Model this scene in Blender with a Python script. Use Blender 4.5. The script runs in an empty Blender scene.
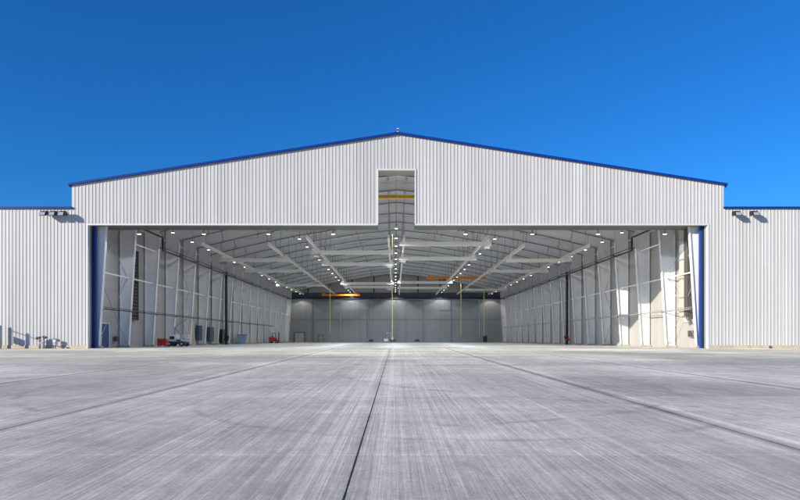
import bpy, bmesh, math, random
from mathutils import Vector, Matrix
random.seed(7)
R = math.radians
scene = bpy.context.scene
col = scene.collection
XC = 0.25            # centre line of the hangar
YF = 54.4            # front sheet of the hangar
BAY = 6.2
NF = 17
Y0 = 55.6            # first frame
YB = 155.2           # back wall
HW = 28.6            # half width of the gable
EAVE, RIDGE = 14.34, 18.80
SL = (RIDGE - EAVE) / HW
OPEN_HW = 27.19
LINTEL = 10.83
WING_TOP = 12.3
PLINTH = 0.27
APRON_SLOPE = 0.009

# ------------------------------------------------------------------ materials
def mat(name, color, rough=0.5, metal=0.0, var=0.10, scale=1.5, bump=0.0, bscale=20.0, stretch=(1, 1, 1), emit=None, estr=0.0):
    m = bpy.data.materials.new(name); m.use_nodes = True
    nt = m.node_tree; N = nt.nodes; L = nt.links
    b = N['Principled BSDF']
    b.inputs['Roughness'].default_value = rough
    b.inputs['Metallic'].default_value = metal
    tc = N.new('ShaderNodeTexCoord'); mp = N.new('ShaderNodeMapping')
    mp.inputs['Scale'].default_value = stretch
    L.new(tc.outputs['Object'], mp.inputs['Vector'])
    n = N.new('ShaderNodeTexNoise'); n.inputs['Scale'].default_value = scale
    n.inputs['Detail'].default_value = 5; n.inputs['Roughness'].default_value = 0.6
    L.new(mp.outputs[0], n.inputs['Vector'])
    mr = N.new('ShaderNodeMapRange')
    mr.inputs['From Min'].default_value = 0.25; mr.inputs['From Max'].default_value = 0.75
    mr.inputs['To Min'].default_value = 1 - var; mr.inputs['To Max'].default_value = 1 + var
    L.new(n.outputs['Fac'], mr.inputs['Value'])
    mx = N.new('ShaderNodeVectorMath'); mx.operation = 'SCALE'
    mx.inputs[0].default_value = color
    L.new(mr.outputs[0], mx.inputs['Scale'])
    L.new(mx.outputs[0], b.inputs['Base Color'])
    if bump:
        bn = N.new('ShaderNodeTexNoise'); bn.inputs['Scale'].default_value = bscale; bn.inputs['Detail'].default_value = 4
        L.new(mp.outputs[0], bn.inputs['Vector'])
        bp = N.new('ShaderNodeBump'); bp.inputs['Strength'].default_value = bump; bp.inputs['Distance'].default_value = 0.02
        L.new(bn.outputs['Fac'], bp.inputs['Height']); L.new(bp.outputs[0], b.inputs['Normal'])
    if emit:
        b.inputs['Emission Color'].default_value = (*emit, 1)
        b.inputs['Emission Strength'].default_value = estr
    return m

def seam_mat(name, color, pitch_a, axis, rough=0.5, depth=0.75, width=0.03, var=0.05, panel_var=0.05, hz=None):
    """painted sheet with thin joint lines every pitch metres along an axis (and optional along Z)"""
    m = mat(name, color, rough, 0, var, 0.8, stretch=(1.3, 1.3, 0.10))
    nt = m.node_tree; N = nt.nodes; L = nt.links
    b = N['Principled BSDF']
    src = b.inputs['Base Color'].links[0].from_socket
    tc = [x for x in N if x.type == 'TEX_COORD'][0]
    sp = N.new('ShaderNodeSeparateXYZ'); L.new(tc.outputs['Object'], sp.inputs[0])
    def line(sock, pitch, w):
        d = N.new('ShaderNodeMath'); d.operation = 'DIVIDE'; L.new(sock, d.inputs[0]); d.inputs[1].default_value = pitch
        f = N.new('ShaderNodeMath'); f.operation = 'FRACT'; L.new(d.outputs[0], f.inputs[0])
        c = N.new('ShaderNodeMath'); c.operation = 'LESS_THAN'; L.new(f.outputs[0], c.inputs[0]); c.inputs[1].default_value = w / pitch
        fl = N.new('ShaderNodeMath'); fl.operation = 'FLOOR'; L.new(d.outputs[0], fl.inputs[0])
        return c.outputs[0], fl.outputs[0]
    l1, cell = line(sp.outputs[axis], pitch_a, width)
    mask = l1
    if hz:
        l2, _ = line(sp.outputs[2], hz, width)
        mm = N.new('ShaderNodeMath'); mm.operation = 'MAXIMUM'; L.new(l1, mm.inputs[0]); L.new(l2, mm.inputs[1]); mask = mm.outputs[0]
    wn = N.new('ShaderNodeTexWhiteNoise'); wn.noise_dimensions = '1D'; L.new(cell, wn.inputs['W'])
    r1 = N.new('ShaderNodeMapRange'); r1.inputs['To Min'].default_value = 1 - panel_var; r1.inputs['To Max'].default_value = 1 + panel_var
    L.new(wn.outputs['Value'], r1.inputs['Value'])
    r2 = N.new('ShaderNodeMapRange'); r2.inputs['To Min'].default_value = 1; r2.inputs['To Max'].default_value = depth
    L.new(mask, r2.inputs['Value'])
    mu = N.new('ShaderNodeMath'); mu.operation = 'MULTIPLY'; L.new(r1.outputs[0], mu.inputs[0]); L.new(r2.outputs[0], mu.inputs[1])
    v = N.new('ShaderNodeVectorMath'); v.operation = 'SCALE'; L.new(src, v.inputs[0]); L.new(mu.outputs[0], v.inputs['Scale'])
    L.new(v.outputs[0], b.inputs['Base Color'])
    return m

def apron_mat():
    m = bpy.data.materials.new('broomed_concrete'); m.use_nodes = True
    nt = m.node_tree; N = nt.nodes; L = nt.links
    b = N['Principled BSDF']
    tc = N.new('ShaderNodeTexCoord'); P = tc.outputs['Object']
    def noise(scale, stretch, detail=4, rough=0.6, rot=0.0, loc=(0, 0, 0)):
        mp = N.new('ShaderNodeMapping'); mp.inputs['Scale'].default_value = stretch; mp.inputs['Rotation'].default_value = (0, 0, rot); mp.inputs['Location'].default_value = loc
        L.new(P, mp.inputs['Vector'])
        n = N.new('ShaderNodeTexNoise'); n.inputs['Scale'].default_value = scale; n.inputs['Detail'].default_value = detail; n.inputs['Roughness'].default_value = rough
        L.new(mp.outputs[0], n.inputs['Vector']); return n.outputs['Fac']
    def rng(s, a, c, lo, hi):
        r = N.new('ShaderNodeMapRange'); r.inputs['From Min'].default_value = a; r.inputs['From Max'].default_value = c
        r.inputs['To Min'].default_value = lo; r.inputs['To Max'].default_value = hi; L.new(s, r.inputs['Value']); return r.outputs[0]
    def op(o, a, c):
        x = N.new('ShaderNodeMath'); x.operation = o
        for i, q in enumerate((a, c)):
            if q is None: continue
            if isinstance(q, (int, float)): x.inputs[i].default_value = q
            else: L.new(q, x.inputs[i])
        return x.outputs[0]
    sp = N.new('ShaderNodeSeparateXYZ'); L.new(P, sp.inputs[0]); X = sp.outputs[0]; Y = sp.outputs[1]
    wob = op('MULTIPLY', op('SUBTRACT', noise(0.35, (1, 1, 1), 3), 0.5), 0.10)
    # slabs: lanes 4.85 m wide along Y, 6.1 m long
    LANE, SLAB = 4.9, 6.1
    xs = op('DIVIDE', op('ADD', X, 0.40), LANE)
    lane = op('FLOOR', xs, None)
    xf = op('FRACT', op('ADD', xs, 0.5), None)
    dx = op('MULTIPLY', op('ABSOLUTE', op('SUBTRACT', xf, 0.5), None), LANE)
    ys = op('DIVIDE', op('SUBTRACT', Y, 0.5), SLAB)
    yf = op('FRACT', op('ADD', ys, 0.5), None)
    dy = op('MULTIPLY', op('ABSOLUTE', op('SUBTRACT', yf, 0.5), None), SLAB)
    cid = op('ADD', op('MULTIPLY', lane, 17.3), op('FLOOR', ys, None))
    wn = N.new('ShaderNodeTexWhiteNoise'); wn.noise_dimensions = '1D'; L.new(cid, wn.inputs['W'])
    slab_tone = rng(wn.outputs['Value'], 0, 1, 0.92, 1.08)
    # brushed streaks along Y, several widths
    s1 = rng(noise(1.0, (24, 0.16, 1), 3, 0.5), 0.3, 0.7, 0.92, 1.08)
    tine = rng(noise(1.0, (62, 0.045, 1), 1, 0.5, R(0.4)), 0.35, 0.65, 0.74, 1.20)
    tamp = rng(noise(0.5, (1, 0.5, 1), 4, 0.6, 0, (17, 5, 0)), 0.35, 0.65, 0.25, 1.0)
    tine = op('ADD', op('MULTIPLY', tine, tamp), op('SUBTRACT', 1.0, tamp))
    near = rng(op('LESS_THAN', Y, 6.6), 0, 1, 1.0, 0.86)
    s2 = rng(noise(1.0, (7.5, 0.10, 1), 5, 0.65, R(1.5)), 0.3, 0.7, 0.94, 1.06)
    s3 = rng(noise(1.0, (85, 1.4, 1), 4, 0.7), 0.3, 0.7, 0.82, 1.18)
    s4 = rng(noise(1.0, (38, 1.3, 1), 4, 0.7, R(-2), (4, 9, 0)), 0.58, 0.66, 1.0, 1.12)
    s5 = rng(noise(1.0, (30, 2.2, 1), 4, 0.7, R(1), (8, 2, 0)), 0.32, 0.44, 0.84, 1.0)
    dark = rng(noise(0.11, (1, 0.7, 1), 4, 0.6, 0, (31, 12, 0)), 0.38, 0.62, 0.80, 1.12)
    blot = rng(noise(0.16, (1, 0.6, 1), 6, 0.62), 0.3, 0.7, 0.80, 1.20)
    blot2 = rng(noise(0.9, (0.35, 1.0, 1), 6, 0.7, 0, (7, 3, 0)), 0.3, 0.7, 0.88, 1.12)
    grain = rng(noise(32, (1, 0.5, 1), 4, 0.75), 0.3, 0.7, 0.84, 1.16)
    t = op('MULTIPLY', s1, s2); t = op('MULTIPLY', t, tine); t = op('MULTIPLY', t, near); t = op('MULTIPLY', t, s4); t = op('MULTIPLY', t, s5); t = op('MULTIPLY', t, dark); t = op('MULTIPLY', t, s3); t = op('MULTIPLY', t, blot); t = op('MULTIPLY', t, blot2)
    t = op('MULTIPLY', t, grain); t = op('MULTIPLY', t, slab_tone)
    mott = rng(noise(2.6, (1.0, 0.7, 1), 6, 0.75, 0, (13, 2, 0)), 0.3, 0.7, 0.84, 1.16)
    t = op('MULTIPLY', t, mott)
    # pale laitance patches worn in
    pale = rng(noise(0.30, (0.9, 0.28, 1), 7, 0.7, R(-3), (3, 11, 0)), 0.54, 0.70, 1.0, 1.26)
    t = op('MULTIPLY', t, pale)
    # sealed joints: soft dirty margin and a thin sealant line
    dxw = op('ADD', dx, wob)
    margin = op('MULTIPLY', rng(dxw, 0.0, 0.12, 1.0, 0.0), rng(noise(1.6, (1.4, 0.5, 1), 5, 0.7), 0.34, 0.66, 0.25, 1.0))
    off_c = op('GREATER_THAN', op('ABSOLUTE', op('ADD', X, 0.40), None), 1.0)
    margin = op('MULTIPLY', margin, op('ADD', op('MULTIPLY', off_c, 0.75), 0.25))
    t = op('MULTIPLY', t, rng(margin, 0, 1, 1.0, 0.40))
    core = op('MULTIPLY', rng(op('ADD', dx, op('MULTIPLY', wob, 0.25)), 0.012, 0.035, 1.0, 0.0), op('ADD', op('MULTIPLY', off_c, 0.9), 0.1))
    t = op('MULTIPLY', t, rng(core, 0, 1, 1.0, 0.45))
    pale_edge = op('MULTIPLY', rng(dxw, 0.16, 0.22, 0.0, 1.0), rng(dxw, 0.22, 0.55, 1.0, 0.0))
    t = op('MULTIPLY', t, rng(pale_edge, 0, 1, 1.0, 1.20))
    cross = op('MULTIPLY', rng(dy, 0.0, 0.06, 1.0, 0.0), rng(noise(9, (1, 1, 1), 4, 0.7), 0.35, 0.6, 0.2, 1.0))
    t = op('MULTIPLY', t, rng(cross, 0, 1, 1.0, 1.22))
    # tyre scuffs: rings of dark rubber
    def scuff(cx, cy, rad, w, amt):
        vx = op('SUBTRACT', X, cx); vy = op('SUBTRACT', Y, cy)
        d = op('SQRT', op('ADD', op('MULTIPLY', vx, vx), op('MULTIPLY', vy, vy)), None)
        e = op('ABSOLUTE', op('SUBTRACT', d, rad), None)
        k = op('MULTIPLY', rng(e, 0, w, 1, 0), rng(noise(1.3, (1, 1, 1), 4, 0.7, 0, (cx, cy, 0)), 0.42, 0.62, 0, 1))
        return rng(k, 0, 1, 1.0, amt)
    for a in ((-1.0, 16.0, 7.5, .16, .66), (1.2, 12.5, 5.0, .13, .72), (9, 30, 9, .3, .80), (-14, 30, 12, .3, .82), (4, 7, 3.4, .10, .74), (10, 22, 12, .24, .70)):
        t = op('MULTIPLY', t, scuff(*a))
    vr = N.new('ShaderNodeTexVoronoi'); vr.inputs['Scale'].default_value = 0.42; L.new(P, vr.inputs['Vector'])
    spot_r = op('ADD', vr.outputs['Distance'], op('MULTIPLY', op('SUBTRACT', noise(5, (1, 1, 1), 4, .7), 0.5), 0.10))
    vsp = N.new('ShaderNodeSeparateColor'); L.new(vr.outputs['Color'], vsp.inputs[0])
    t = op('MULTIPLY', t, rng(op('MULTIPLY', rng(spot_r, 0.02, 0.07, 1, 0), op('GREATER_THAN', vsp.outputs[0], 0.62)), 0, 1, 1.0, 0.72))
    # transverse pale / dark washes near the threshold
    wash = rng(noise(1.0, (0.045, 0.30, 1), 5, 0.65, 0, (2, 5, 0)), 0.35, 0.65, 0.76, 1.26)
    far = rng(Y, 14, 34, 0, 1)
    t = op('MULTIPLY', t, op('ADD', op('MULTIPLY', wash, far), op('SUBTRACT', 1.0, far)))
    c = N.new('ShaderNodeVectorMath'); c.operation = 'SCALE'; c.inputs[0].default_value = APRON_COL; L.new(t, c.inputs['Scale'])
    mixn = N.new('ShaderNodeMix'); mixn.data_type = 'RGBA'
    seal = op('MULTIPLY', rng(op('ADD', dx, op('MULTIPLY', op('SUBTRACT', noise(6, (1, .4, 1), 4, .7), 0.5), 0.012)), 0.007, 0.013, 1.0, 0.0), op('LESS_THAN', op('ABSOLUTE', op('ADD', X, 0.40), None), 0.5))
    L.new(seal, mixn.inputs['Factor']); L.new(c.outputs[0], mixn.inputs['A']); mixn.inputs['B'].default_value = (0.012, 0.018, 0.05, 1)
    L.new(mixn.outputs['Result'], b.inputs['Base Color'])
    b.inputs['Roughness'].default_value = 0.8
    bp = N.new('ShaderNodeBump'); bp.inputs['Strength'].default_value = 0.25; bp.inputs['Distance'].default_value = 0.006
    L.new(op('ADD', s1, s3), bp.inputs['Height']); L.new(bp.outputs[0], b.inputs['Normal'])
    return m

APRON_COL = (0.79, 0.735, 0.60)
M = {}
M['panel'] = seam_mat('white_wall_sheet', (0.44, 0.455, 0.47), 0.915, 0, 0.42, 0.88, 0.016, 0.09, 0.045)
M['trim_white'] = mat('white_trim', (0.56, 0.57, 0.58), 0.4, 0, 0.04)
M['blue_trim'] = mat('blue_trim_paint', (0.006, 0.035, 0.21), 0.35, 0, 0.08)
M['blue_trim'].node_tree.nodes['Principled BSDF'].inputs['Specular IOR Level'].default_value = .15
M['blue_door'] = mat('blue_door_paint', (0.010, 0.065, 0.34), 0.4, 0, 0.08)
M['navy'] = mat('navy_door_paint', (0.015, 0.03, 0.09), 0.5, 0, 0.1)
M['frame'] = mat('frame_paint', (0.72, 0.73, 0.75), 0.5, 0, 0.06, 0.9)
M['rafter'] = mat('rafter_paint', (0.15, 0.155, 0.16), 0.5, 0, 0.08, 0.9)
M['pale_steel'] = mat('crane_paint', (0.80, 0.80, 0.76), 0.45, 0, 0.06)
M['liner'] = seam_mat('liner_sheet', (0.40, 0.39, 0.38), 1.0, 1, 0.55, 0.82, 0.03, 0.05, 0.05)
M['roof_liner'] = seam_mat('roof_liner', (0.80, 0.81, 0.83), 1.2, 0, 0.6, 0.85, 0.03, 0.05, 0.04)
M['roof'] = mat('roof_sheet', (0.60, 0.61, 0.63), 0.5, 0.0, 0.06)
M['purlin'] = mat('purlin_steel', (0.34, 0.34, 0.345), 0.5, 0, 0.08)
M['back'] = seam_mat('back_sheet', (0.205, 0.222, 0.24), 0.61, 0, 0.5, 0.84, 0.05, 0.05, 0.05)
M['back_shade'] = seam_mat('shaded_header_sheet', (0.08, 0.09, 0.12), 1.2, 0, 0.6, 0.8, 0.05)  # dark blue-grey paints in the shade above the back doors
M['leaf_frame'] = mat('leaf_frame_paint', (0.13, 0.135, 0.14), 0.6, 0, 0.08)
M['black'] = mat('black_steel', (0.018, 0.018, 0.02), 0.5, 0, 0.15)
M['dark_pipe'] = mat('dark_pipe_paint', (0.014, 0.011, 0.012), 0.45, 0, 0.2)
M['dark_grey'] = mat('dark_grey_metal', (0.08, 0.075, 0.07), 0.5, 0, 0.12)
M['grey'] = mat('grey_metal', (0.32, 0.33, 0.34), 0.45, 0.2, 0.1)
M['galv'] = mat('galvanised_steel', (0.45, 0.46, 0.47), 0.4, 0.5, 0.12, 6)
M['duct'] = mat('duct_metal', (0.52, 0.51, 0.46), 0.45, 0.1, 0.1, 2)
M['orange'] = mat('orange_crane_paint', (0.78, 0.27, 0.015), 0.45, 0, 0.08)
M['yellow'] = mat('yellow_paint', (0.85, 0.45, 0.015), 0.45, 0, 0.08)
M['cable'] = mat('yellow_cable', (0.48, 0.45, 0.12), 0.6, 0, 0.08)
M['red'] = mat('red_paint', (0.50, 0.02, 0.015), 0.4, 0, 0.1)
M['white'] = mat('white_paint', (0.75, 0.75, 0.74), 0.4, 0, 0.08)
M['blue_box'] = mat('blue_paint', (0.03, 0.07, 0.18), 0.45, 0, 0.1)
M['sky_blue'] = mat('light_blue_paint', (0.22, 0.32, 0.46), 0.45, 0, 0.1)
M['tyre'] = mat('tyre_rubber', (0.02, 0.02, 0.02), 0.8, 0, 0.2)
M['plinth'] = mat('plinth_concrete', (0.44, 0.39, 0.30), 0.85, 0, 0.22, 3.0, 0.3)
M['floor'] = mat('hangar_floor_concrete', (0.58, 0.58, 0.56), 0.38, 0, 0.16, 0.5)
M['ground'] = mat('dry_ground', (0.30, 0.26, 0.19), 0.9, 0, 0.2, 0.05, 0.3)
M['apron'] = apron_mat()
M['bulb'] = mat('lit_lamp_lens', (0.9, 0.9, 0.9), 0.4, emit=(1.0, 0.96, 0.88), estr=6.0)
M['glass'] = mat('lamp_glass', (0.30, 0.36, 0.40), 0.12, 0.0, 0.05)
M['beacon'] = mat('red_beacon_glass', (0.25, 0.02, 0.02), 0.2, 0, 0.05)

# ------------------------------------------------------------------ mesh helpers
class MB:
    def __init__(s): s.v = []; s.f = []; s.smooth = False
    def poly(s, pts): i = len(s.v); s.v += [tuple(p) for p in pts]; s.f.append(tuple(range(i, i + len(pts)))); return s
    def box(s, x0, x1, y0, y1, z0, z1):
        i = len(s.v)
        s.v += [(x0, y0, z0), (x1, y0, z0), (x1, y1, z0), (x0, y1, z0), (x0, y0, z1), (x1, y0, z1), (x1, y1, z1), (x0, y1, z1)]
        s.f += [tuple(i + k for k in q) for q in ((0, 3, 2, 1), (4, 5, 6, 7), (0, 1, 5, 4), (1, 2, 6, 5), (2, 3, 7, 6), (3, 0, 4, 7))]; return s
    def bar(s, a, b, w, h, up=(0, 0, 1)):
        a = Vector(a); b = Vector(b); d = (b - a).normalized(); u = Vector(up)
        if abs(d.dot(u)) > .98: u = Vector((0, 1, 0))
        r = d.cross(u).normalized() * (w / 2); u = r.cross(d).normalized() * (h / 2)
        i = len(s.v)
        for p in (a, b): s.v += [tuple(p - r - u), tuple(p + r - u), tuple(p + r + u), tuple(p - r + u)]
        s.f += [tuple(i + k for k in q) for q in ((0, 1, 2, 3), (7, 6, 5, 4), (0, 4, 5, 1), (1, 5, 6, 2), (2, 6, 7, 3), (3, 7, 4, 0))]; return s
    def tube(s, a, b, r, n=8, r2=None, cap=True):
        a = Vector(a); b = Vector(b); d = (b - a).normalized(); u = Vector((0, 0, 1))
        if abs(d.z) > .98: u = Vector((0, 1, 0))
        p = d.cross(u).normalized(); q = p.cross(d); i = len(s.v); r2 = r if r2 is None else r2
        for c, rr in ((a, r), (b, r2)):
            for k in range(n):
                t = 2 * math.pi * k / n; s.v.append(tuple(c + p * (rr * math.cos(t)) + q * (rr * math.sin(t))))
        for k in range(n): s.f.append((i + k, i + (k + 1) % n, i + n + (k + 1) % n, i + n + k))
        if cap: s.f.append(tuple(i + k for k in range(n - 1, -1, -1))); s.f.append(tuple(i + n + k for k in range(n)))
        return s
    def path(s, pts, r, n=8):
        for a, b in zip(pts, pts[1:]): s.tube(a, b, r, n)
        return s
    def prism(s, pts, axis, a, b):
        """polygon pts (2-D) extruded along an axis from a to b; axis 1 -> pts are (x,z); axis 0 -> pts are (y,z)"""
        n = len(pts); i = len(s.v)
        for t in (a, b):
            for p in pts: s.v.append((p[0], t, p[1]) if axis == 1 else (t, p[0], p[1]))
        s.f.append(tuple(i + k for k in range(n))); s.f.append(tuple(i + n + k for k in range(n - 1, -1, -1)))
        for k in range(n): s.f.append((i + k, i + n + k, i + n + (k + 1) % n, i + (k + 1) % n))
        return s
    def build(s, name, m, parent=None, bevel=0.0, smooth=False, label=None, loc=None):
        me = bpy.data.meshes.new(name); me.from_pydata(s.v, [], s.f)
        bm = bmesh.new(); bm.from_mesh(me); bmesh.ops.recalc_face_normals(bm, faces=bm.faces)
        if bevel:
            bmesh.ops.bevel(bm, geom=list(bm.edges), offset=bevel, segments=2, affect='EDGES', clamp_overlap=True)
        bm.to_mesh(me); bm.free()
        if smooth:
            for p in me.polygons: p.use_smooth = len(p.vertices) == 4
        me.materials.append(m)
        o = bpy.data.objects.new(name, me); col.objects.link(o)
        if parent is not None: o.parent = parent
        if loc is not None: o.location = loc
        if label: o['label'] = label
        return o

def thing(name, label, cat, loc=(0, 0, 0), rz=0.0, group=None):
    o = bpy.data.objects.new(name, None); col.objects.link(o); o.location = loc; o.rotation_euler = (0, 0, rz)
    o['label'] = label; o['category'] = cat
    if group: o['group'] = group
    return o
def tag(o, label, cat, group=None):
    o['label'] = label; o['category'] = cat
    if group: o['group'] = group
    return o
KIDS = {}
def dup(o, parent=None, loc=None):
    c = o.copy(); col.objects.link(c)
    if parent is not None: c.parent = parent
    if loc is not None: c.location = loc
    for ch in o.children: dup(ch, c)
    return c
def roofz(x): return RIDGE - SL * abs(x)              # x relative to centre line

# ------------------------------------------------------------------ setting
def apz(y): return -APRON_SLOPE * (YF - y) if y < YF else 0.0
g = MB()
g.poly([(-2500, -700, apz(-700) - .03), (2500, -700, apz(-700) - .03), (2500, YF, -.03), (-2500, YF, -.03)])
g.poly([(-2500, YF, -.03), (2500, YF, -.03), (2500, 3000, -.03), (-2500, 3000, -.03)])
g.build('ground', M['ground'])['kind'] = 'structure'
a = MB(); a.poly([(-130, -60, apz(-60)), (130, -60, apz(-60)), (130, YF - .02, 0), (-130, YF - .02, 0)])
a.build('apron', M['apron'])['kind'] = 'structure'
f = MB(); f.poly([(XC - 27.75, YF - .02, 0), (XC + 27.75, YF - .02, 0), (XC + 27.75, YB, 0), (XC - 27.75, YB, 0)])
f.build('hangar_floor', M['floor'])['kind'] = 'structure'

# ------------------------------------------------------------------ ribbed sheets
PITCH, RIB = 0.305, 0.036
def rib_profile(x0, x1, breaks=()):
    pts = []
    k0 = math.floor(x0 / PITCH) - 1; k1 = math.ceil(x1 / PITCH) + 1
    for k in range(k0, k1 + 1):
        b = k * PITCH
        for dx, d in ((0.0, 0.0), (0.085, 0.0), (0.092, 0.006), (0.104, 0.006), (0.111, 0.0), (0.190, 0.0), (0.222, RIB), (0.272, RIB), (0.304, 0.0)):
            pts.append((b + dx, d))
    def dep(x):
        for (xa, da), (xb, db) in zip(pts, pts[1:]):
            if xa <= x <= xb: return da + (db - da) * (x - xa) / max(xb - xa, 1e-9)
        return 0.0
    out = [(x, d) for x, d in pts if x0 < x < x1]
    for x in (x0, x1, *breaks): out.append((x, dep(x)))
    return sorted(set(out))
def ribbed(mb, x0, x1, zb, zt, y, breaks=()):
    p = rib_profile(x0, x1, breaks)
    i = len(mb.v)
    for x, d in p: mb.v += [(x, y - d, zb), (x, y - d, zt(x))]
    for k in range(len(p) - 1):
        q = i + 2 * k; mb.f.append((q, q + 2, q + 3, q + 1))

# ------------------------------------------------------------------ hangar
hangar = thing('hangar', 'wide white ribbed metal aircraft hangar with a blue edged gable roof and open front', 'hangar', (0, 0, 0))
XL, XR = XC - HW, XC + HW
OL, OR_ = XC - OPEN_HW, XC + OPEN_HW
SX0, SX1, STOP = 396.6 - 415, 0, 15.65
SX0, SX1 = XC - 1.74, XC + 1.50
fw = MB()
zt = lambda x: roofz(x - XC)
for x0, x1, zb in ((XL, OL, PLINTH), (OL, SX0, LINTEL), (SX0, SX1, STOP), (SX1, OR_, LINTEL), (OR_, XR, PLINTH)):
    ribbed(fw, x0, x1, zb, zt, YF, (XC,) if x0 < XC < x1 else ())
fw.build('front_wall', M['panel'], hangar)
# inner face of the front wall
iw = MB()
iy = YF + 0.30
for x0, x1, zb in ((XL + .9, OL, 0), (OL, SX0, LINTEL), (SX1, OR_, LINTEL), (OR_, XR - .9, 0)):
    iw.poly([(x0, iy, zb), (x1, iy, zb), (x1, iy, zt(x1) - .3), (x0, iy, zt(x0) - .3)])
iw.poly([(SX0, iy, STOP), (SX1, iy, STOP), (SX1, iy, zt(SX1) - .3), (XC, iy, RIDGE - .3), (SX0, iy, zt(SX0) - .3)])
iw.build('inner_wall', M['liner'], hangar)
# opening trims
t = MB()
t.box(OL - .10, OL + .02, YF - .07, iy + .02, 0.0, LINTEL + .10)
t.box(OR_ - .02, OR_ + .10, YF - .07, iy + .02, 0.0, LINTEL + .10)
t.box(OL + .02, SX0 - .02, YF - .07, iy + .02, LINTEL - .02, LINTEL + .10)
t.box(SX1 + .02, OR_ - .02, YF - .07, iy + .02, LINTEL - .02, LINTEL + .10)
t.build('opening_trim', M['trim_white'], hangar)
t = MB()
t.box(SX0 - .10, SX0 + .02, YF - .072, iy + .02, LINTEL + .10, STOP + .1)
t.box(SX1 - .02, SX1 + .10, YF - .072, iy + .02, LINTEL + .10, STOP + .1)
t.box(SX0 + .02, SX1 - .02, YF - .07, iy + .02, STOP - .02, STOP + .10)
t.build('slot_trim', M['trim_white'], hangar)
# soffit boxes behind the lintel (door head)
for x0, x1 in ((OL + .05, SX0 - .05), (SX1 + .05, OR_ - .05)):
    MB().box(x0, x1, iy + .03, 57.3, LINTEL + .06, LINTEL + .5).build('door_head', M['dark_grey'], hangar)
MB().box(SX0, SX1, iy + .03, 56.4, STOP + .03, STOP + .6).build('slot_head', M['liner'], hangar)
# plinth below the narrow front piers
for x0, x1 in ((XL, OL - .10), (OR_ + .10, XR)):
    MB().box(x0, x1, YF - .06, YF + .2, -.05, PLINTH).build('plinth', M['plinth'], hangar)
# roof slabs, trims
for s in (-1, 1):
    b = MB()
    pts = [(XC, RIDGE + .02), (XC + s * (HW + .05), EAVE + .01), (XC + s * (HW + .05), EAVE - .26), (XC, RIDGE - .25)]
    b.prism(pts, 1, YF + .01, YB + .4)
    o = b.build('roof', M['roof'], hangar)
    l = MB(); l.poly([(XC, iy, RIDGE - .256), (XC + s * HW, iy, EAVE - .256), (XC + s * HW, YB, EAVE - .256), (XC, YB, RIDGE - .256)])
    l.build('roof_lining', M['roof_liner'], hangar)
    r = MB()
    r.prism([(XC, RIDGE + .13), (XC + s * (HW + .22), EAVE + .095), (XC + s * (HW + .22), EAVE - .09), (XC, RIDGE - .055)], 1, YF - .26, YF - .075)
    r.build('rake_trim', M['blue_trim'], hangar)
    e = MB(); e.box(min(XC + s * (HW + .06), XC + s * (HW + .22)), max(XC + s * (HW + .06), XC + s * (HW + .22)), YF - .07, YB + .4, EAVE - .20, EAVE + .08)
    e.build('eave_trim', M['blue_trim'], hangar)
    w = MB(); w.box(min(XC + s * 27.75, XC + s * 28.58), max(XC + s * 27.75, XC + s * 28.58), YF + .06, YB + .3, 0, EAVE - .27)
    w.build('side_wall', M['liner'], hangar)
MB().box(XC - .3, XC + .3, YF - .075, YB + .4, RIDGE + .03, RIDGE + .10).build('ridge_cap', M['trim_white'], hangar)
# back wall: gable, header band with shade painted dark, sliding leaves below
DH = 10.95
BT = 12.5
MB().box(XC - 27.7, XC + 27.7, YB, YB + .3, DH + .02, BT).build('header_band', M['back_shade'], hangar)
b = MB(); b.prism([(XC - 27.7, BT + .003), (XC + 27.7, BT + .003), (XC + 27.7, EAVE - .15), (XC, RIDGE - .3), (XC - 27.7, EAVE - .15)], 1, YB + .02, YB + .3)
b.build('back_gable', M['liner'], hangar)
for k in range(11):
    x = XC - 27.5 + k * 5.5
    MB().box(x - .16, x + .16, YB - .32, YB - .01, DH + .1, roofz(x - XC) - .6).build('gable_post', M['dark_grey'], hangar)
MB().box(XC - 27.6, XC + 27.6, YB - .55, YB - .02, DH - .12, DH + .14).build('door_track', M['black'], hangar)
W8 = 55.4 / 8
for k in range(8):
    x0 = XC - 27.7 + k * W8; yo = -.10 if k % 2 else 0.06
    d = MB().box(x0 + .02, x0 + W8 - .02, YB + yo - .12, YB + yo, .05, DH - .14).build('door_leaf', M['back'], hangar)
    fr = MB()
    for xx in (x0 + .02, x0 + W8 - .22): fr.box(xx + .03, xx + .15, YB + yo - .17, YB + yo - .121, .05, DH - .14)
    fr.box(x0 + .22, x0 + W8 - .22, YB + yo - .165, YB + yo - .121, 5.7, 5.82)
    fr.build('leaf_frame', M['leaf_frame'], d)
pd = MB().box(-25.0, -22.7, YB - .36, YB - .13, .02, 2.4).build('personnel_door', M['grey'], hangar)
q = MB(); q.box(-25.2, -25.0, YB - .40, YB - .13, .02, 2.6).box(-22.7, -22.5, YB - .40, YB - .13, .02, 2.6).box(-25.0, -22.7, YB - .40, YB - .13, 2.4, 2.6)
q.build('door_frame', M['dark_grey'], pd)
MB().box(-23.0, -22.85, YB - .42, YB - .36, 1.0, 1.15).build('handle', M['black'], pd)
wl = MB().box(11.2, 13.6, YB - .30, YB - .125, 8.2, 10.4).build('window', M['back'], hangar)
q = MB(); q.box(11.05, 11.2, YB - .33, YB - .125, 8.05, 10.5).box(13.6, 13.75, YB - .33, YB - .125, 8.05, 10.5); q.box(11.2, 13.6, YB - .33, YB - .125, 8.05, 8.2).box(11.2, 13.6, YB - .33, YB - .125, 10.4, 10.5); q.build('frame', M['back'], wl)

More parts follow.
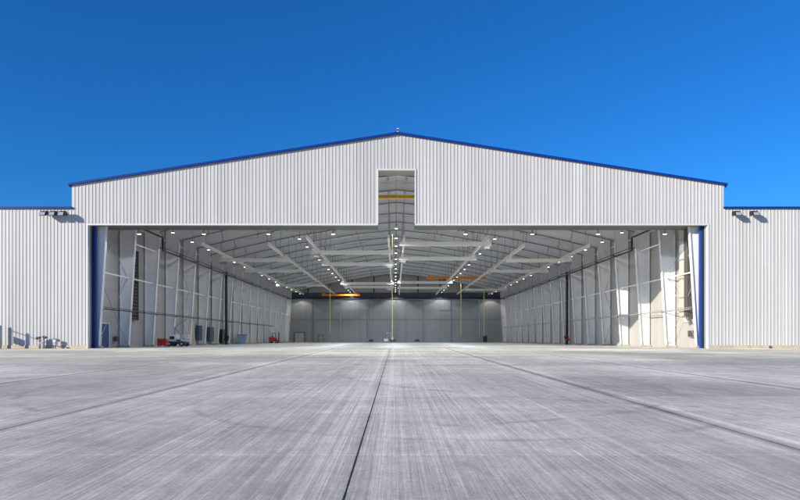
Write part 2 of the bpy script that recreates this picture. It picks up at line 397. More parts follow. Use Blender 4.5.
# frames
def col_inner(z): return 26.75 - (26.75 - 26.0) * min(z, 12.4) / 12.4
def colmesh(s):
    b = MB()
    zt_ = roofz(27.6) - .55
    b.prism([(s * 27.55, 0.02), (s * 26.80, 0.02), (s * 26.04, 12.35), (s * 26.04, roofz(26.04) - .55), (s * 27.55, zt_)], 1, -.02, .02)
    b.prism([(s * 26.80, .02), (s * 26.75, .02), (s * 25.99, 12.35), (s * 26.04, 12.35)], 1, -.19, .19)
    b.prism([(s * 27.60, .02), (s * 27.55, .02), (s * 27.55, zt_), (s * 27.60, zt_)], 1, -.19, .19)
    return b
def dr(x):
    pts = ((0, 1.05), (6, .75), (14, .80), (20, 1.1), (26.04, 1.6), (28, 1.6))
    for (a_, da), (b_, db) in zip(pts, pts[1:]):
        if a_ <= abs(x) <= b_: return da + (db - da) * (abs(x) - a_) / (b_ - a_)
def raftmesh(s, flange=False):
    b = MB(); xs = [0, 3, 6, 10, 14, 17, 20, 23, 26.0]
    topz = lambda x: roofz(x) - .54
    for x0, x1 in zip(xs, xs[1:]):
        z0, z1 = topz(x0), topz(x1); u0, u1 = z0 - dr(x0), z1 - dr(x1)
        if flange: b.prism([(s * x0, u0 - .003), (s * x1, u1 - .003), (s * x1, u1 - .06), (s * x0, u0 - .06)], 1, -.16, .16)
        else: b.prism([(s * x0, z0), (s * x1, z1), (s * x1, u1), (s * x0, u0)], 1, -.02, .02)
    if not flange: b.prism([(0, topz(0) + .003), (s * 26, topz(26) + .003), (s * 26, topz(26) + .04), (0, topz(0) + .04)], 1, -.18, .18); return b
    for x in (6.02, 12, 18, 22.5):          # flange braces to the purlins
        for yy in (-1, 1):
            b.bar((s * x, yy * .15, topz(x) - dr(x) + .02), (s * x, yy * .95, topz(x) + .10), .06, .06)
    return b
colL = colmesh(-1).build('column', M['frame'], hangar, loc=(XC, Y0, 0))
colR = colmesh(1).build('column', M['frame'], hangar, loc=(XC, Y0, 0))
rafL = raftmesh(-1).build('rafter', M['frame'], hangar, loc=(XC, Y0, 0))
rafR = raftmesh(1).build('rafter', M['frame'], hangar, loc=(XC, Y0, 0))
for s, c in ((-1, rafL), (1, rafR)): raftmesh(s, True).build('bottom_flange', M['rafter'], c)
for s, c in ((-1, colL), (1, colR)):
    xa, xb = sorted((s * 26.55, s * 27.70))
    MB().box(xa, xb, -.42, .42, 0.004, .20).build('footing', M['plinth'], c, bevel=.03)
def copies(o, locs):
    for l in locs: dup(o, hangar, l)
fr_locs = [(XC, Y0 + BAY * k, 0) for k in range(1, NF)]
for o in (colL, colR, rafL, rafR): copies(o, fr_locs)
# purlins (along Y), side girts, struts
for s in (-1, 1):
    for k in range(13):
        x = s * (1.0 + k * 2.05)
        z = roofz(x) - .38
        MB().box(XC + x - .05, XC + x + .05, iy + .05, YB - .05, z - .115, z + .115).build('purlin', M['purlin'], hangar)
    x = s * 26.9
    for z, x2 in ((6.9, 26.75), (10.45, 26.6)):
        b = MB()
        for k in (range(NF - 1) if z < 8 else (1,)):
            y0 = Y0 + BAY * k; b.box(min(XC + s * (x2 - .03), XC + s * (x2 + .03)), max(XC + s * (x2 - .03), XC + s * (x2 + .03)), y0 + .03, y0 + BAY - .03, z - .06, z + .06)
        b.build('eave_strut' if z > 8 else 'wall_strut', M['frame'], hangar)
    for z in (12.6,):
        MB().box(min(XC + s * 27.62, XC + s * 27.74), max(XC + s * 27.62, XC + s * 27.74), iy + .1, YB - .1, z - .08, z + .08).build('wall_girt', M['frame'], hangar)
    for k in (0, 3, 6, 10, 14):           # wall cross bracing
        y0, y1 = Y0 + BAY * k + .1, Y0 + BAY * (k + 1) - .1
        for za, zb in ((.4, 6.8), (7.0, 12.4)):
            for p, q in (((y0, za), (y1, zb)), ((y0, zb), (y1, za))):
                MB().tube((XC + s * 26.95, p[0], p[1]), (XC + s * 26.95, q[0], q[1]), .03, 6).build('brace_rod', M['grey'], hangar)
    for k in (0, 1, 2, 4, 7, 11):            # roof cross bracing in the roof plane
        y0, y1 = Y0 + BAY * k + .1, Y0 + BAY * (k + 1) - .1
        for xa, xb in ((.6, 6.4), (6.6, 13), (13.2, 19.6), (19.8, 25.5)):
            for p, q in (((xa, y0), (xb, y1)), ((xb, y0), (xa, y1))):
                MB().tube((XC + s * p[0], p[1], roofz(p[0]) - .85), (XC + s * q[0], q[1], roofz(q[0]) - .85), .025, 5).build('roof_rod', M['grey'], hangar)
# runway beams with hangers
RZ = 12.0
RUN = [(-22.85, 72.5), (-15.1, 72.5), (-9.9, 67.4), (-.95, 67.4), (.75, 67.4), (9.9, 67.4), (15.1, 73.5), (22.85, 73.5)]
for x, ys in RUN:
    X = XC + x; b = MB()
    b.box(X - .11, X + .11, ys, YB - 1.5, RZ - .18, RZ - .15).box(X - .02, X + .02, ys, YB - 1.5, RZ - .15, RZ + .13).box(X - .10, X + .10, ys, YB - 1.5, RZ + .13, RZ + .16)
    rb = b.build('runway_beam', M['pale_steel'], hangar)
    for k in range(2, NF):
        y = Y0 + BAY * k
        if y < ys: continue
        h = MB(); h.bar((X, y, RZ + .16), (X, y, roofz(x) - .60 - dr(x)), .06, .06); h.build('hanger', M['grey'], rb)
# floor tracks at the threshold
MB().box(OL + .1, OR_ - .1, 55.02, 55.10, -.01, .012).build('floor_track', M['grey'], hangar)
# doors in the left wall
def wall_door(y, w, h, m, z0=.02):
    d = MB().box(XC - 27.62, XC - 27.52, y, y + w, z0, z0 + h).build('side_door', m, hangar)
    q = MB(); q.box(XC - 27.64, XC - 27.49, y - .08, y, z0, z0 + h + .08).box(XC - 27.64, XC - 27.49, y + w, y + w + .08, z0, z0 + h + .08).box(XC - 27.64, XC - 27.49, y, y + w, z0 + h, z0 + h + .08)
    q.build('door_frame', M['white'], d)
    MB().tube((XC - 27.52, y + .12, z0 + 1.0), (XC - 27.44, y + .12, z0 + 1.0), .03).build('handle', M['galv'], d)
wall_door(57.6, 1.5, 2.25, M['blue_box'])

# ------------------------------------------------------------------ wings
def wing(label, x0, x1):
    w = thing('hangar_wing', label, 'building', (0, 0, 0))
    b = MB(); ribbed(b, x0, x1, PLINTH, lambda x: WING_TOP, YF + .001); b.build('front_wall', M['panel'], w)
    MB().box(x0, x1, YF - .06, YF + .25, -.05, PLINTH).build('plinth', M['plinth'], w)
    MB().box(x0 + .01, x1 - .01, YF + .26, YF + 60, 0.01, WING_TOP - .02).build('block', M['panel'], w)
    MB().box(x0, x1, YF + .03, YF + 60.3, WING_TOP, WING_TOP + .06).build('roof', M['roof'], w)
    return w
wl_ = wing('lower white ribbed metal wing on the left of the hangar, with three floodlights', -74, XL - .003)
wr_ = wing('lower white ribbed metal wing on the right of the hangar, with two floodlights', XR + .003, 74)
MB().box(-74, XL + .06, YF - .20, YF - .04, WING_TOP - .06, WING_TOP + .11).build('roof_trim', M['blue_trim'], wl_)
MB().box(XR - .06, 74, YF - .20, YF - .04, WING_TOP - .06, WING_TOP + .11).build('roof_trim', M['blue_trim'], wr_)
dp = MB(); dp.box(36.58 - 3.8, 36.72 - 3.8, YF - .16, YF - .06, .02, .22); dp.build('drain_outlet', M['dark_grey'], wr_)

# ------------------------------------------------------------------ parked door leaves at both jambs
for s, lab in ((-1, 'stack of blue edged sliding door leaves parked at the left jamb of the opening, in shade'), (1, 'stack of blue edged sliding door leaves parked at the right jamb of the opening, in sun')):
    t = thing('sliding_door', lab, 'door', (XC + s * 27.0, 55.2, 0))
    for y, inner, m in ((-.36, 27.13, M['sky_blue']), (-.16, 27.00, M['black']), (.02, 26.82, M['blue_door'])):
        xa, xb = sorted((s * (inner - 27.0), s * .55))
        MB().box(xa, xb, y - .07, y + .07, .03, LINTEL + .05).build('door_leaf', m, t)

# ------------------------------------------------------------------ ridge light
t = thing('obstruction_light', 'small red obstruction light on the peak of the hangar gable', 'light', (XC, YF - .1, RIDGE + .155))
MB().tube((0, 0, 0), (0, 0, .10), .04).build('stem', M['white'], t)
MB().tube((0, 0, .10), (0, 0, .26), .09, 10, .07).build('lens', M['beacon'], t)
MB().box(-.10, .10, -.08, .08, .26, .30).build('cap', M['white'], t)

# ------------------------------------------------------------------ floodlights
def flood(px, label, g):
    x = (px - 395) / 11.4
    t = thing('flood_light', label, 'floodlight', (x, YF - .04, 11.74), 0, g)
    MB().box(-.10, .10, -.05, 0, -.10, .14).bar((0, -.05, .02), (0, -.50, .06), .07, .07).build('bracket', M['dark_grey'], t)
    h = MB(); h.prism([(-.34, .20), (-.60, .20), (-.88, .06), (-.98, -.28), (-.92, -.30), (-.40, -.06)], 0, -.29, .29)
    hh = h.build('housing', M['black'], t, bevel=.04)
    MB().prism([(-.895, .02), (-.985, -.25), (-.995, -.245), (-.905, .03)], 0, -.22, .22).build('lens', M['glass'], hh)
    return t
FL = 'dark floodlights fixed high on the wing walls'
flood(48.5, 'black floodlight under the left wing roof, farthest of three from the hangar gable', FL)
flood(57.5, 'black floodlight under the left wing roof, middle one of three', FL)
flood(66.5, 'black floodlight under the left wing roof, nearest of three to the hangar gable', FL)
flood(732.5, 'black floodlight under the right wing roof, nearer of two to the hangar gable', FL)
flood(750.0, 'black floodlight under the right wing roof, farther of two from the hangar gable', FL)

# ------------------------------------------------------------------ bollard fence running out from the left wing
fx = -34.35
t = thing('barrier_fence', 'grey post barrier with a rail and blue panel standing out from the left wing wall', 'fence', (fx, YF, 0))
for e, r in ((.45, .10), (1.6, .10), (2.9, .10), (4.3, .10)):
    zb = apz(YF - e) - .02
    p = MB(); p.tube((0, -e, zb), (0, -e, 1.95), r, 14); p.tube((0, -e, 1.95), (0, -e, 2.02), r, 14, r * .6); p.build('post', M['galv'], t, smooth=True)
MB().tube((0, -.45, 1.78), (0, -4.3, 1.78), .035).build('rail', M['galv'], t)
MB().box(-.03, .03, -1.38, -.66, .75, 1.32).build('panel', M['blue_box'], t)

# standpipe with two black capped outlets
t = thing('standpipe', 'grey standpipe with two black capped outlets before the left wing wall', 'standpipe', (-30.75, YF - .55, apz(YF - .55)))
MB().tube((-.12, 0, 0), (-.12, 0, .92), .09, 12).tube((.22, 0, 0), (.22, 0, .98), .09, 12).bar((-.12, 0, .45), (.22, 0, .45), .12, .12).build('pipe', M['grey'], t, smooth=True)
for x in (-.12, .22):
    z = .92 if x < 0 else .98
    MB().tube((x, 0, z), (x, 0, z + .10), .15, 12, .12).tube((x, .0, z + .03), (x - (.26 if x < 0 else -.26), -.05, z - .02), .10, 10).build('cap', M['black'], t)
t = thing('valve_post', 'small grey valve post with a handwheel before the left wing wall', 'valve', (-29.6, YF - .45, apz(YF - .45)))
MB().tube((0, 0, 0), (0, 0, .62), .07, 10).box(-.12, .12, -.1, .1, .30, .52).build('stem', M['grey'], t)
MB().tube((0, -.12, .66), (0, .12, .66), .14, 12).build('handwheel', M['galv'], t)

# ------------------------------------------------------------------ pipes along the side walls
for s, side in ((-1, 'left'), (1, 'right')):
    X = XC + s * 25.72
    b = MB(); pts = [(X, 57.4, 11.55), (X, 61.0, 11.95), (X, 68.0, 11.95), (X, 68.0, 10.55), (X, 150.5, 10.6)]
    b.path(pts, .105, 8)
    b.path([(X + s * .2, 68.6, 10.95), (X + s * .2, 150.5, 11.0)], .045, 6)
    t = b.build('pipe_main', M['dark_pipe']); tag(t, 'dark overhead pipe running along the ' + side + ' row of columns, with a step near the opening', 'pipe')
    br = MB()
    for k in range(2, 16):
        y = Y0 + BAY * k
        br.bar((X - s * .0, y, 10.72), (XC + s * 26.1, y, 10.85), .08, .10)
    br.build('bracket', M['dark_grey'], t)
    X = XC + s * 26.42
    b = MB(); ye = 133 if s < 0 else 152
    b.path([(X, 56.0, 3.55), (X, ye, 3.60)], .055, 8); b.path([(X + s * .12, 56.0, 3.72), (X + s * .12, ye, 3.76)], .03, 6)
    t = b.build('service_pipe', M['dark_pipe'] if s < 0 else M['grey']); tag(t, 'thin service pipe at low height along the ' + side + ' row of columns', 'pipe')
    br = MB()
    for k in range(0, 13):
        y = Y0 + BAY * k + .2
        br.bar((X, y, 3.48), (XC + s * 26.58, y, 3.48), .10, .08)
    br.build('bracket', M['dark_grey'], t)
    # riser
    X = XC + s * 26.15; y = 95.2
    t = thing('riser_pipe', 'thick black sprinkler riser standing against the ' + side + ' row of columns', 'pipe', (X, y, 0))
    MB().tube((0, 0, 0), (0, 0, 11.0), .21, 10).build('pipe', M['black'], t, smooth=True)
    MB().tube((s * .1, .55, 0), (s * .1, .55, 11.2), .14, 10).build('second_pipe', M['black'], t, smooth=True)
    MB().tube((-s * .40, 0, 1.15), (s * .2, 0, 1.15), .22, 12).box(-.3, .3, -.32, .32, .55, .95).build('valve', M['dark_pipe'] if s < 0 else M['beacon'], t)

# ------------------------------------------------------------------ overhead cranes
def crane(label, x0, x1, y, z, m=None, depth=.46, hoist=.4, group='bridge crane beams under the hangar roof'):
    m = m or M['pale_steel']
    t = thing('overhead_crane', label, 'crane', (XC, y, z), 0, group)
    b = MB(); b.box(x0, x1, -.16, .16, -depth / 2, depth / 2); b.build('girder', m, t, bevel=.02)
    for x in (x0 + .45, x1 - .45):
        e = MB(); e.box(x - .17, x + .17, -.95, .95, depth / 2 + .005, depth / 2 + .22); e.build('end_truck', m, t)
    xh = x0 + (x1 - x0) * hoist
    h = MB(); h.box(xh - .32, xh + .32, -.22, .22, -depth / 2 - .34, -depth / 2 - .01).tube((xh - .33, 0, -depth / 2 - .17), (xh - .6, 0, -depth / 2 - .17), .12, 10)
    h.build('hoist', M['grey'] if m is not M['orange'] else M['dark_grey'], t)
    return t
OL_, IL_, IR_, OR2 = (-23.4, -14.2), (-10.5, -.45), (.25, 10.4), (14.6, 23.4)
crane('long pale crane beam in the far left lane, closest to the opening', *OL_, 82.5, 11.35, hoist=.05)
crane('pale crane beam in the far left lane, second from the opening', *OL_, 95.5, 11.35, hoist=.95)
crane('pale crane beam in the far left lane, third from the opening', *OL_, 121, 11.35, hoist=.6)
crane('pale crane beam in the left lane beside the middle, closest to the opening', *IL_, 75.3, 11.35, hoist=.08)
crane('pale crane beam in the left lane beside the middle, second from the opening', *IL_, 87, 11.35, hoist=.95)
crane('pale crane beam in the left lane beside the middle, third from the opening', *IL_, 117, 11.35, hoist=.1)
crane('pale crane beam in the left lane beside the middle, fourth from the opening', *IL_, 125, 11.35, hoist=.9)
crane('pale crane beam in the right lane beside the middle, closest to the opening', *IR_, 68.6, 11.35, hoist=.95)
crane('pale crane beam in the right lane beside the middle, second from the opening', *IR_, 81, 11.35, hoist=.06)
crane('pale crane beam in the right lane beside the middle, third from the opening', *IR_, 115, 11.35, hoist=.9)
crane('pale crane beam in the right lane beside the middle, fourth from the opening', *IR_, 127, 11.35, hoist=.1)
crane('long pale crane beam in the far right lane, closest to the opening', *OR2, 83, 11.35, hoist=.95)
crane('pale crane beam in the far right lane, second from the opening', *OR2, 96, 11.35, hoist=.05)
crane('pale crane beam in the far right lane, third from the opening', *OR2, 132, 11.35, hoist=.5)
og = 'orange and yellow crane beams under the hangar roof'
crane('orange crane beam hanging far back on the left, just above the back wall', -17.6, -8.6, 147, 11.3, M['orange'], .42, .8, og)
crane('orange crane beam hanging in mid depth right of the middle', 6.0, 17.6, 122, 12.9, M['orange'], .55, .3, og)
crane('yellow crane beam seen through the tall slot of the gable', -7, 7, 59.0, 14.35, M['yellow'], .30, .85, og)

# ------------------------------------------------------------------ hanging pendant cables
def pendant(px, y, z1, z0, label):
    X = (px - 395) / 620 * y
    t = thing('pendant_cable', label, 'cable', (X, y, z0), 0, 'yellow pendant cables hanging from the cranes')
    MB().tube((0, 0, .3), (0, 0, z1 - z0), .06 if y > 100 else .024, 6).build('cable', M['cable'], t)
    MB().box(-.11, .11, -.09, .09, 0, .30).build('control_box', M['grey'], t, bevel=.02)
pendant(330, 120.6, 11.0, 1.9, 'yellow pendant cable hanging in front of the back wall, left of the middle')
pendant(392.4, 66, 12.0, .75, 'longest yellow pendant cable hanging down the middle almost to the floor')
pendant(461, 121.5, 12.4, 1.5, 'yellow pendant cable hanging under the orange crane beam right of the middle')
pendant(484, 121.6, 12.4, 1.4, 'rightmost yellow pendant cable with a control box near the back wall')

# ------------------------------------------------------------------ lamps
ORD = ['first', 'second', 'third', 'fourth', 'fifth', 'sixth', 'seventh', 'eighth', 'ninth', 'tenth', 'eleventh', 'twelfth', 'thirteenth', 'fourteenth', 'fifteenth', 'sixteenth']
def lamp_proto():
    t = thing('ceiling_lamp', 'x', 'lamp', (0, 0, -50))
    MB().tube((0, 0, .10), (0, 0, .34), .09, 12).build('housing', M['grey'], t, smooth=True)
    MB().tube((0, 0, .10), (0, 0, -.16), .09, 16, .17, cap=False).build('reflector', M['galv'], t, smooth=True)
    MB().tube((0, 0, -.165), (0, 0, -.14), .155, 16).build('lens', M['bulb'], t)
    return t
proto = lamp_proto()
ROWS = [(-.12, 12.55, 'middle row'), (-11.2, 12.45, 'left row beside the middle'), (11.2, 12.45, 'right row beside the middle'), (-23.5, 12.1, 'far left row'), (23.5, 12.1, 'far right row')]
# the prototype must not be duplicated with its cord: place all heads first
todo = []
for x, z, rn in ROWS:
    for k in range(1, 16):
        todo.append((x, Y0 + BAY * (k + .5), z, 'round lit ceiling lamp in the %s, %s from the opening' % (rn, ORD[k - 1]), 'lit ceiling lamps hanging in long rows', roofz(x) - .26))
for i, x in enumerate((-24, -18, -12, -6, 6.3, 12.5, 18.6, 24.8)):
    todo.append((x, 57.55, 10.72, 'lit lamp just behind the head of the opening, %s from the left' % ORD[i], 'lit lamps behind the door head', 11.3))
heads = [proto] + [dup(proto) for _ in todo[1:]]
for t, (x, y, z, lab, grp, top) in zip(heads, todo):
    t.location = (XC + x, y, z); t['label'] = lab; t['group'] = grp
    MB().tube((0, 0, .34), (0, 0, max(top - z, .4)), .014, 5).build('cord', M['dark_grey'], t)
# light that the lit lamps give: cones on the back wall and along the rows
def spot(x, y, z, e, size=150, blend=.6, c=(1, .90, .74), aim=(0, 0, -1)):
    l = bpy.data.lights.new('lamp_light', 'SPOT'); l.energy = e; l.spot_size = R(size); l.spot_blend = blend; l.color = c; l.shadow_soft_size = .08
    o = bpy.data.objects.new('lamp_light', l); col.objects.link(o); o.location = (x, y, z)
    o.rotation_euler = Vector(aim).to_track_quat('-Z', 'Y').to_euler()
for x, z, rn in ROWS:                                   # shaded high-bay lamps: the reflector cuts the light off near the horizontal
    spot(XC + x, 152.9, z - .3, 420, 118, .25)
    for k in range(1, 16): spot(XC + x, Y0 + BAY * (k + .5), z - .25, 450 if abs(x) < 20 else 120, 152, .12, (.90, .95, 1.0))
for x in (-24, -18, -12, -6, 6.3, 12.5, 18.6, 24.8): spot(XC + x, 57.55, 10.45, 220, 152, .12, (.90, .95, 1.0))

# ------------------------------------------------------------------ wall equipment
def louvre(y0, y1, z0, z1, label):
    t = thing('wall_louver', label, 'vent', (XC - 27.6, (y0 + y1) / 2, z0), 0, 'tall dark louvers on the left wall')
    w = (y1 - y0) / 2; h = z1 - z0
    MB().box(0, .16, -w, w, 0, h).build('panel', M['black'], t)
    b = MB(); b.box(0, .24, -w - .1, -w, -.1, h + .1).box(0, .24, w, w + .1, -.1, h + .1).box(0, .24, -w, w, -.1, 0).box(0, .24, -w, w, h, h + .1)
    b.build('frame', M['dark_grey'], t)
    s = MB()
    for k in range(int(h / .35)): s.bar((.16, 0, .2 + k * .35), (.26, 0, .1 + k * .35), 2 * w, .02)
    s.build('blades', M['dark_grey'], t)
louvre(62.4, 65.5, 2.9, 10.0, 'tall black louver on the left wall, nearest the opening')
louvre(87.2, 89.6, 3.9, 9.6, 'tall black louver on the left wall, second from the opening')
louvre(93.2, 94.6, 3.8, 9.8, 'tall black louver on the left wall, third from the opening beside the black riser')
t = thing('air_duct', 'tall pale metal air duct hanging on the right wall beside the opening', 'duct', (XC + 27.2, 58.4, 2.9))
MB().box(-.35, .30, -.15, .75, 0, 9.0).build('duct', M['duct'], t, bevel=.02)
MB().box(-.30, .40, -.85, -.17, .1, 9.0).build('intake_panel', M['dark_grey'], t)
b = MB()
for z in (.0, 1.8, 3.6, 5.4, 7.2, 8.8): b.box(-.42, .42, -.22, .82, z, z + .08)
b.build('flange', M['galv'], t)
b = MB(); pts = [(-.05, .3 - .75 * math.sin(a_) * .6, -.02 - .5 * (1 - math.cos(a_))) for a_ in [i * math.pi / 10 for i in range(6)]]
b.path(pts, .26, 10); b.build('elbow', M['duct'], t)
def wbox(name, s, y, z, w, h, d, m, label, cat):
    t = thing(name, label, cat, (XC + s * 27.6, y, z))
    xa, xb = sorted((0, -s * d))
    MB().box(xa, xb, -w / 2, w / 2, 0, h).build('cabinet', m, t, bevel=.015)
    xa, xb = sorted((-s * d, -s * (d + .02)))
    MB().box(xa, xb, -w / 2 + .05, w / 2 - .05, .05, h - .05).build('cover', M['dark_grey'], t)
wbox('electrical_box', 1, 57.8, 1.0, 1.5, .65, .2, M['grey'], 'dark grey electrical box on the right wall near the opening', 'electrical box')
wbox('electrical_box', -1, 62.9, .9, .5, .9, .25, M['dark_grey'], 'small dark electrical box on the left wall below the first louver', 'electrical box')
wbox('electrical_box', -1, 60.6, .6, .5, .5, .2, M['dark_grey'], 'small dark electrical box low on the left wall beside the blue door', 'electrical box')
wbox('electrical_cabinet', -1, 86.0, .7, 1.6, 2.0, .4, M['blue_box'], 'dark blue cabinet on the left wall behind the white boom lift', 'cabinet')
wbox('electrical_cabinet', -1, 91.3, .5, 1.8, 2.1, .4, M['blue_box'], 'dark blue cabinet on the left wall below the second louver', 'cabinet')
wbox('electrical_cabinet', -1, 97.6, .2, 1.6, 2.2, .4, M['black'], 'black cabinet on the left wall just behind the black riser', 'cabinet')

# ------------------------------------------------------------------ equipment on the floor
def wheel(t, x, y, r, w, axis='x'):
    b = MB()
    if axis == 'x': b.tube((x - w / 2, y, r), (x + w / 2, y, r), r, 16)
    else: b.tube((x, y - w / 2, r), (x, y + w / 2, r), r, 16)
    o = b.build('wheel', M['tyre'], t)
    h = MB()
    if axis == 'x': h.tube((x - w / 2 - .01, y, r), (x + w / 2 + .01, y, r), r * .5, 12)
    else: h.tube((x, y - w / 2 - .01, r), (x, y + w / 2 + .01, r), r * .5, 12)
    h.build('rim', M['grey'], o)
# red tool cart
t = thing('tool_cart', 'low red tool cart parked by the left wall nearest the opening', 'cart', (-24.8, 66.2, 0))
MB().box(-.48, .48, -.35, .35, .16, .84).build('body', M['red'], t, bevel=.03)
b = MB()
for z in (.24, .44, .62): b.box(-.42, .42, -.372, -.352, z, z + .15)
b.build('drawers', M['red'], t, bevel=.006)
MB().tube((.40, -.42, .90), (-.40, -.42, .90), .02).tube((-.4, -.42, .9), (-.4, -.3, .84), .02).tube((.4, -.42, .9), (.4, -.3, .84), .02).build('handle', M['black'], t)
for x in (-.38, .38):
    for y in (-.27, .27): wheel(t, x, y, .08, .05)
# white boom lift
t = thing('boom_lift', 'white wheeled boom lift with a folded dark boom by the left wall', 'lift', (-24.5, 70.0, 0))
MB().box(-1.0, 1.0, -.8, .8, .25, .55).build('chassis', M['navy'], t, bevel=.05)
MB().prism([(-.98, .56), (.60, .56), (.60, .86), (-.02, .86), (-.02, 1.34), (-.70, 1.34), (-.98, 1.1)], 1, -.60, .60).build('body', M['white'], t, bevel=.04)
MB().box(-.72, -.20, -.622, -.602, .80, 1.14).build('vent_panel', M['black'], t)
MB().box(.02, .52, -.612, -.602, .62, .78).build('control_panel', M['dark_grey'], t)
MB().tube((-.35, 0, 1.34), (-.35, 0, 2.15), .12, 10, .07).build('turret', M['grey'], t)
for x in (-.7, .7):
    for y in (-.78, .78): wheel(t, x, y, .30, .22, 'y')
MB().bar((.75, 0, .75), (-.35, 0, 2.15), .10, .12).build('lower_boom', M['grey'], t)
MB().bar((-.35, 0, 2.15), (.95, 0, 3.1), .09, .10).build('upper_boom', M['grey'], t)
b = MB()
for z in (.56, .95, 1.25): b.path([(.62, -.4, z), (1.2, -.4, z), (1.2, .4, z), (.62, .4, z), (.62, -.4, z)], .03, 6)
for x, y in ((.62, -.4), (1.2, -.4), (1.2, .4), (.62, .4)): b.tube((x, y, .56), (x, y, 1.25), .03, 6)
b.build('basket', M['white'], t)
def ladder(x, y, h, m, label, rz=0.0):
    t = thing('step_ladder', label, 'ladder', (x, y, 0), rz, 'step ladders along the left wall')
    for sx in (-.3, .3):
        MB().bar((sx, -.45, .02), (sx * .8, .1, h), .06, .08).build('side_rail', m, t)
        MB().bar((sx, .55, .02), (sx * .8, .14, h), .05, .05).build('rear_leg', M['white'], t)
    n = int(h / .32)
    for k in range(1, n):
        u = k / n; w = .3 - .06 * u
        MB().box(-w + .02, w - .02, -.45 + .55 * u - .12, -.45 + .55 * u + .08, h * u - .02, h * u + .02).build('step', M['white'], t)
    MB().box(-.28, .28, -.05, .30, h, h + .05).build('platform', m, t)
ladder(-25.0, 76.0, 3.0, M['yellow'], 'tall yellow and white step ladder beside the white boom lift')
ladder(-25.2, 108.5, 2.0, M['yellow'], 'smaller yellow step ladder beside the light blue bin far along the left wall')
t = thing('storage_bin', 'light blue storage bin far along the left wall', 'bin', (-25.7, 104.5, 0))
MB().prism([(-.6, .1), (.6, .1), (.75, 1.5), (-.75, 1.5)], 1, -.6, .6).build('body', M['sky_blue'], t, bevel=.03)
MB().box(-.80, .80, -.65, .65, 1.505, 1.60).build('lid', M['blue_box'], t, bevel=.02)
for x in (-.45, .45): wheel(t, x, -.5, .1, .06)
# red forklift
t = thing('forklift', 'red forklift with a dark mast far back by the left wall', 'forklift', (-25.0, 128, 0))
MB().prism([(-.9, .35), (.85, .35), (.85, .75), (.35, 1.05), (-.45, 1.05), (-.55, 1.3), (-.95, 1.25)], 1, -.55, .55).build('body', M['red'], t, bevel=.05)
for x in (-.6, .6):
    for y in (-.5, .5): wheel(t, x, y, .30, .22, 'y')
b = MB()
for x, y in ((-.5, -.48), (-.5, .48), (.45, -.48), (.45, .48)): b.tube((x, y, 1.0), (x * .8, y, 2.0), .035, 6)
b.box(-.5, .45, -.52, .52, 2.0, 2.06); b.build('cab_guard', M['black'], t)
MB().box(-.25, .25, -.25, .25, 1.06, 1.2).box(-.3, -.18, -.25, .25, 1.2, 1.6).build('seat', M['black'], t, bevel=.03)
b = MB(); b.box(.95, 1.05, -.40, -.30, .1, 2.3).box(.95, 1.05, .30, .40, .1, 2.3).box(.95, 1.05, -.3, .3, 2.2, 2.3); b.build('mast', M['black'], t)
MB().box(1.05, 2.0, -.35, -.22, .1, .15).box(1.05, 2.0, .22, .35, .1, .15).build('forks', M['dark_grey'], t)
MB().box(-.98, -.96, -.30, .30, .7, 1.0).build('rear_plate', M['yellow'], t)
# stand, maintenance carts before the back wall
t = thing('work_stand', 'small dark metal work stand in front of the back wall on the left', 'stand', (-18.2, 152.6, 0))
for x, y in ((-.6, -.4), (.6, -.4), (.6, .4), (-.6, .4)): MB().bar((x, y, 0), (x, y, 2.0), .08, .08).build('leg', M['dark_grey'], t)
MB().box(-.65, .65, -.45, .45, 1.15, 1.22).build('deck', M['grey'], t)
b = MB(); b.path([(-.6, -.4, 1.98), (.6, -.4, 1.98), (.6, .4, 1.98), (-.6, .4, 1.98), (-.6, -.4, 1.98)], .05, 6); b.build('guard_rail', M['dark_grey'], t)
def flat_cart(px, label):
    t = thing('flat_cart', label, 'cart', ((px - 395) / 620 * 152, 152, 0), 0, 'low carts along the foot of the back wall')
    MB().box(-.75, .75, -.4, .4, .25, .36).build('deck', M['dark_grey'], t)
    MB().path([(-.72, -.35, .36), (-.72, -.35, 1.0), (-.72, .35, 1.0), (-.72, .35, .36)], .03, 6).build('handle', M['grey'], t)
    MB().box(-.45, .55, -.3, .3, .365, .75).build('crate', M['black'], t, bevel=.02)
    for x in (-.55, .55):
        for y in (-.33, .33): wheel(t, x, y, .12, .06, 'y')
flat_cart(371, 'low dark cart at the foot of the back wall, left of the middle')
flat_cart(417, 'low dark cart at the foot of the back wall, right of the middle')
t = thing('engine_stand', 'pale stand with white lamps on top in the middle of the back wall', 'stand', (-1.4, 152, 0))
MB().box(-1.3, -.3, -.5, .5, .3, .95).build('cabinet', M['white'], t, bevel=.03)
MB().box(.2, 1.6, -.5, .5, .25, .8).build('base', M['dark_grey'], t, bevel=.03)
MB().tube((.3, 0, .8), (.3, 0, 2.2), .05).tube((-.5, 0, .95), (-.5, 0, 2.2), .05).bar((-.6, 0, 1.7), (.4, 0, 1.7), .08, .08).build('mast', M['grey'], t)
for x in (-.5, .3): MB().tube((x, -.05, 2.2), (x, -.05, 2.4), .16, 10).build('lamp_head', M['white'], t)
for x in (-1.1, -.5, .4, 1.4): wheel(t, x, -.4, .13, .08)
t = thing('service_cart', 'dark upright service cart before the back wall on the right, below a pendant cable', 'cart', (22.1, 152, 0))
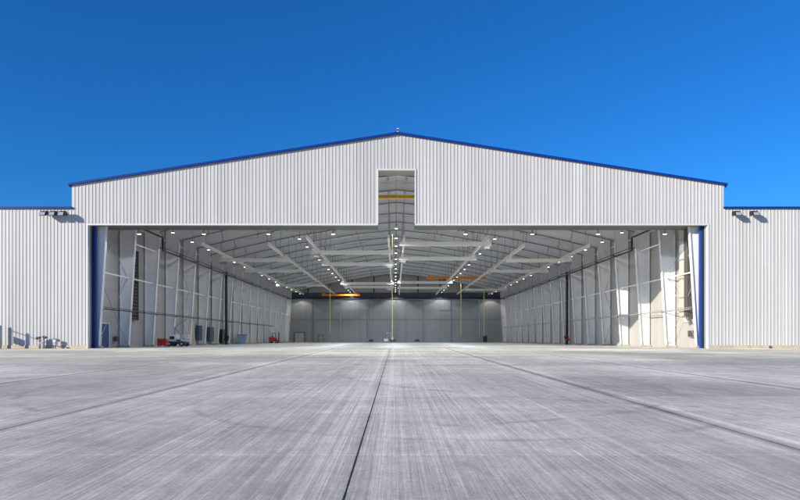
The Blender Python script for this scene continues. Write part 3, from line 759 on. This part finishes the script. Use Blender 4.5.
MB().box(-.45, .45, -.4, .4, .15, 1.7).build('cabinet', M['black'], t, bevel=.04)
MB().tube((.45, 0, .9), (.75, 0, 1.2), .04).tube((.75, -.3, 1.2), (.75, .3, 1.2), .03).build('handle', M['grey'], t)
for x in (-.35, .35):
    for y in (-.33, .33): wheel(t, x, y, .09, .06)

# ------------------------------------------------------------------ light, sky, camera
SUN = Vector((-1.35, -1.0, .45)).normalized()          # towards the sun
elev = math.asin(SUN.z); azim = math.atan2(SUN.x, SUN.y)
l = bpy.data.lights.new('sun', 'SUN'); l.energy = 4.9; l.angle = R(.5); l.color = (1, .885, .72)
so = bpy.data.objects.new('sun', l); col.objects.link(so); so.rotation_euler = (-SUN).to_track_quat('-Z', 'Y').to_euler(); so.location = (-60, -50, 40)
w = bpy.data.worlds.new('World'); scene.world = w; w.use_nodes = True
nt = w.node_tree; bg = nt.nodes['Background']
sk = nt.nodes.new('ShaderNodeTexSky'); sk.sky_type = 'NISHITA'; sk.sun_disc = False
sk.sun_elevation = elev; sk.sun_rotation = azim % (2 * math.pi)
sk.altitude = 0; sk.air_density = 1.0; sk.dust_density = 0.0; sk.ozone_density = 10.0
hs = nt.nodes.new('ShaderNodeHueSaturation'); hs.inputs['Saturation'].default_value = 1.045
nt.links.new(sk.outputs[0], hs.inputs['Color']); nt.links.new(hs.outputs[0], bg.inputs['Color']); bg.inputs['Strength'].default_value = .126
cd = bpy.data.cameras.new('camera'); cam = bpy.data.objects.new('camera', cd); col.objects.link(cam)
cam.location = (0, 0, .8); cam.rotation_euler = (R(90), 0, 0)
cd.sensor_width = 36; cd.lens = 620 / 800 * 36; cd.shift_x = 5 / 800; cd.shift_y = 89.3 / 800
cd.clip_start = .05; cd.clip_end = 6000
scene.camera = cam
vs = scene.view_settings
vs.view_transform = 'Standard'; vs.look = 'None'; vs.exposure = 0.42; vs.gamma = 1.0; vs.use_curve_mapping = False
scene.cycles.max_bounces = 10; scene.cycles.diffuse_bounces = 6
scene.cycles.sample_clamp_indirect = 6
